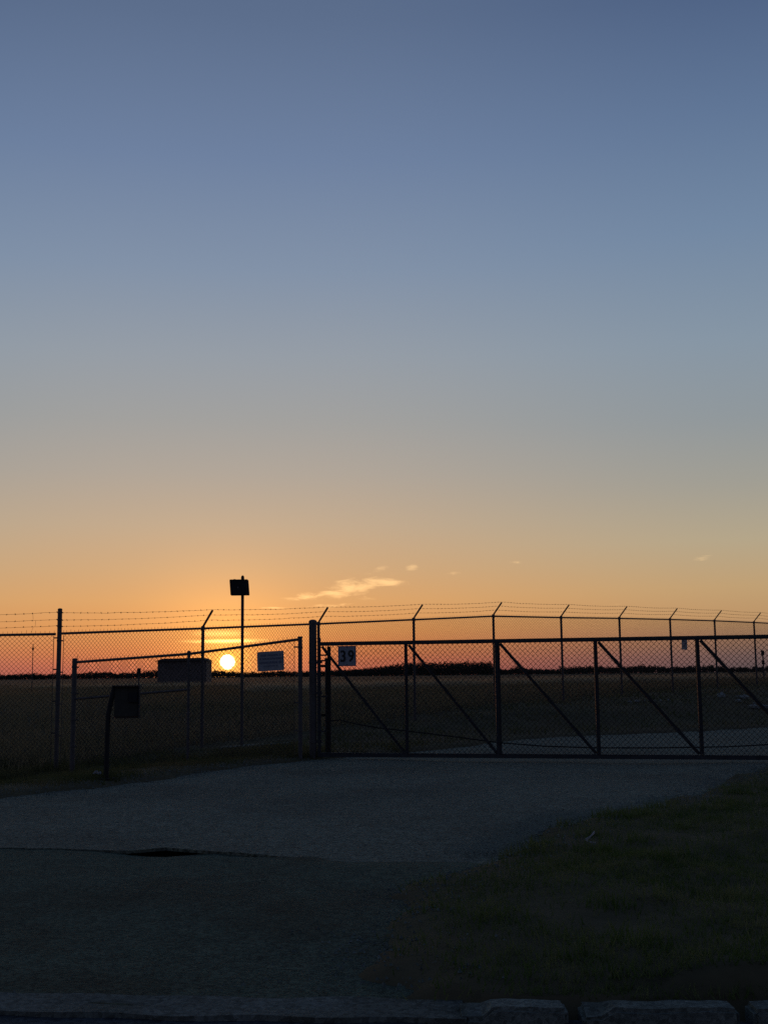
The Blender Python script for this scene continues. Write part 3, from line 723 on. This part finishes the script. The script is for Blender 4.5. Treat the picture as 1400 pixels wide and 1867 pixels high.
for row in range(3):
    x = -760.0
    while x < 760:
        w = rng.uniform(4, 9); h = rng.uniform(5.4, 8.6) + 1.1 * math.sin(x * .021 + 1) + .9 * math.sin(x * .083)
        sp.append((x, 1480 + row * 18 + rng.uniform(-8, 8), max(4.0, h - (row == 0) * .8), w)); x += w * .55
trees('tree_line', 'distant dark low line of trees along the whole horizon', sp)
sp = []
for row in range(3):
    x = -60.0
    while x < 140:
        f = sst(np.array(x), -60, 40) * (1 - sst(np.array(x), 122, 134)); w = rng.uniform(5, 9)
        sp.append((x, 1420 + row * 14 + rng.uniform(-6, 6), 6.2 + float(f) * rng.uniform(7.4, 9.4), w)); x += w * .5
sp += [(147 + i * 4, 1420, hh, 8) for i, hh in enumerate((8.0, 9.8, 10.4, 9.0, 7.5))]
sp += [(x_, 1425, rng.uniform(8.4, 10.4), 8) for x_ in np.arange(205, 252, 5)] + [(x_, 1425, rng.uniform(7.4, 9.0), 8) for x_ in np.arange(262, 300, 6)]
trees('wood_block', 'taller dark block of woodland rising above the distant tree line', sp)

# ---------------------------------------------------------------- rocks and litter
def rock(x, y, s):
    bm = bmesh.new(); bmesh.ops.create_icosphere(bm, subdivisions=1, radius=1.0)
    for v in bm.verts: v.co = Vector((v.co.x * s * g.uniform(.7, 1.3), v.co.y * s * g.uniform(.7, 1.2), v.co.z * s * g.uniform(.4, .8)))
    z = float(terrain(np.array([x]), np.array([y]))[0])
    o = M2('rock', bm, pale); o.location = (x, y, z + s * .25); o.rotation_euler = (0, 0, g.uniform(0, 6)); return o
for i in range(26):
    x = g.uniform(9.0, 11.6); y = 31.2 + g.uniform(-1.6, 1.8) + (x - 9) * .6
    tag(rock(x, y, g.uniform(.06, .15)), 'pale broken rock among scattered rubble on the grass bank before the perimeter fence', 'rock', 'rubble on the grass bank')
for i in range(7):
    tag(rock(6.1 + i * .17 + g.uniform(-.05, .05), 30.6 + i * .05, g.uniform(.04, .08)), 'small pale stone in a short row on the grass beyond the driveway bend', 'rock', 'row of small stones')
def zt(x, y): return float(terrain(np.array([x]), np.array([y]))[0])
for (x, y, s) in ((-3.42, 14.42, .035), (-3.36, 14.36, .028)):
    z = zt(x, y) + .06
    def f(bm):
        tube(bm, (x, y, z), (x + s * .9, y - .01, z + s * .5), s * .55, 10, s * .7); dome(bm, (x, y, z), s * .5, s * .5, 8)
    tag(part('paper_cup', white, None, f, True), 'crushed white cup lying in the verge grass beside the card reader post', 'litter', 'crushed cups')
def scrap(bm):
    P = [(1.44, 8.62, .10), (1.415, 8.58, .085), (1.385, 8.54, .070), (1.36, 8.52, .062), (1.38, 8.50, .050), (1.42, 8.48, .045)]
    z0 = zt(1.4, 8.55)
    for i in range(len(P) - 1):
        a, b = Vector(P[i]), Vector(P[i + 1]); a.z += z0 - .03; b.z += z0 - .03
        bar(bm, a, b, .003, .016 if i in (0, 2) else .009)
tag(part('plastic_scrap', white, None, scrap), 'curled scrap of white plastic lying on the corner lawn', 'litter')

def crumbs(n):
    P = np.array(paved_poly); k = rng.integers(0, len(P) - 1, n * 3); t = rng.random(n * 3)[:, None]
    Q = P[k] + (P[k + 1] - P[k]) * t + rng.normal(0, .22, (n * 3, 2))
    m_ = (Q[:, 1] > 4.95) & (Q[:, 1] < 19) & (Q[:, 0] > -5) & (Q[:, 0] < 6); Q = Q[m_][:n]
    Z = np.maximum(terrain(Q[:, 0], Q[:, 1]), np.where(Q[:, 1] < 8.4, -.034, -.008))
    s_ = rng.uniform(.004, .013, len(Q))
    base = np.array([[1, 0, 0], [-.5, .87, 0], [-.5, -.87, 0], [0, 0, 1.1]])
    V = base[None] * s_[:, None, None] * rng.uniform(.6, 1.3, (len(Q), 4, 1)); V[:, :, 0] += Q[:, :1]; V[:, :, 1] += Q[:, 1:]; V[:, :, 2] += Z[:, None]
    b = (np.arange(len(Q)) * 4)[:, None]; F = np.concatenate([b + np.array(f) for f in ((0, 1, 3), (1, 2, 3), (2, 0, 3))])
    o = raw('loose_gravel', V.reshape(-1, 3), F, concrete); o['kind'] = 'stuff'; tag(o, 'loose grit and gravel strewn along the frayed edges of the driveway', 'gravel')
crumbs(6000)
def shoulder(n):                                           # pale grit washed against the lawn side of the driveway
    P = np.array([(.75, 8.42), (1.1, 9.3), (1.45, 10.2), (1.8, 10.66), (2.25, 10.96), (2.9, 12.0)]); k = rng.integers(0, len(P) - 1, n); t = rng.random(n)[:, None]
    Q = P[k] + (P[k + 1] - P[k]) * t + np.stack([-np.abs(rng.normal(0, .20, n)), rng.normal(.04, .08, n)], 1)
    Z = np.maximum(terrain(Q[:, 0], Q[:, 1]), -.006); s_ = rng.uniform(.004, .012, n)
    base = np.array([[1, 0, 0], [-.5, .87, 0], [-.5, -.87, 0], [0, 0, .7]])
    V = base[None] * s_[:, None, None] * rng.uniform(.6, 1.4, (n, 4, 1)); V[:, :, 0] += Q[:, :1]; V[:, :, 1] += Q[:, 1:]; V[:, :, 2] += Z[:, None]
    b = (np.arange(n) * 4)[:, None]; F = np.concatenate([b + np.array(f) for f in ((0, 1, 3), (1, 2, 3), (2, 0, 3))])
    o = raw('washed_grit', V.reshape(-1, 3), F, mat('grit', (.13, .14, .11), (.20, .215, .165), .9, 20, spec=.05)); o['kind'] = 'stuff'; tag(o, 'pale grit washed against the lawn edge of the driveway', 'gravel')
shoulder(6000)
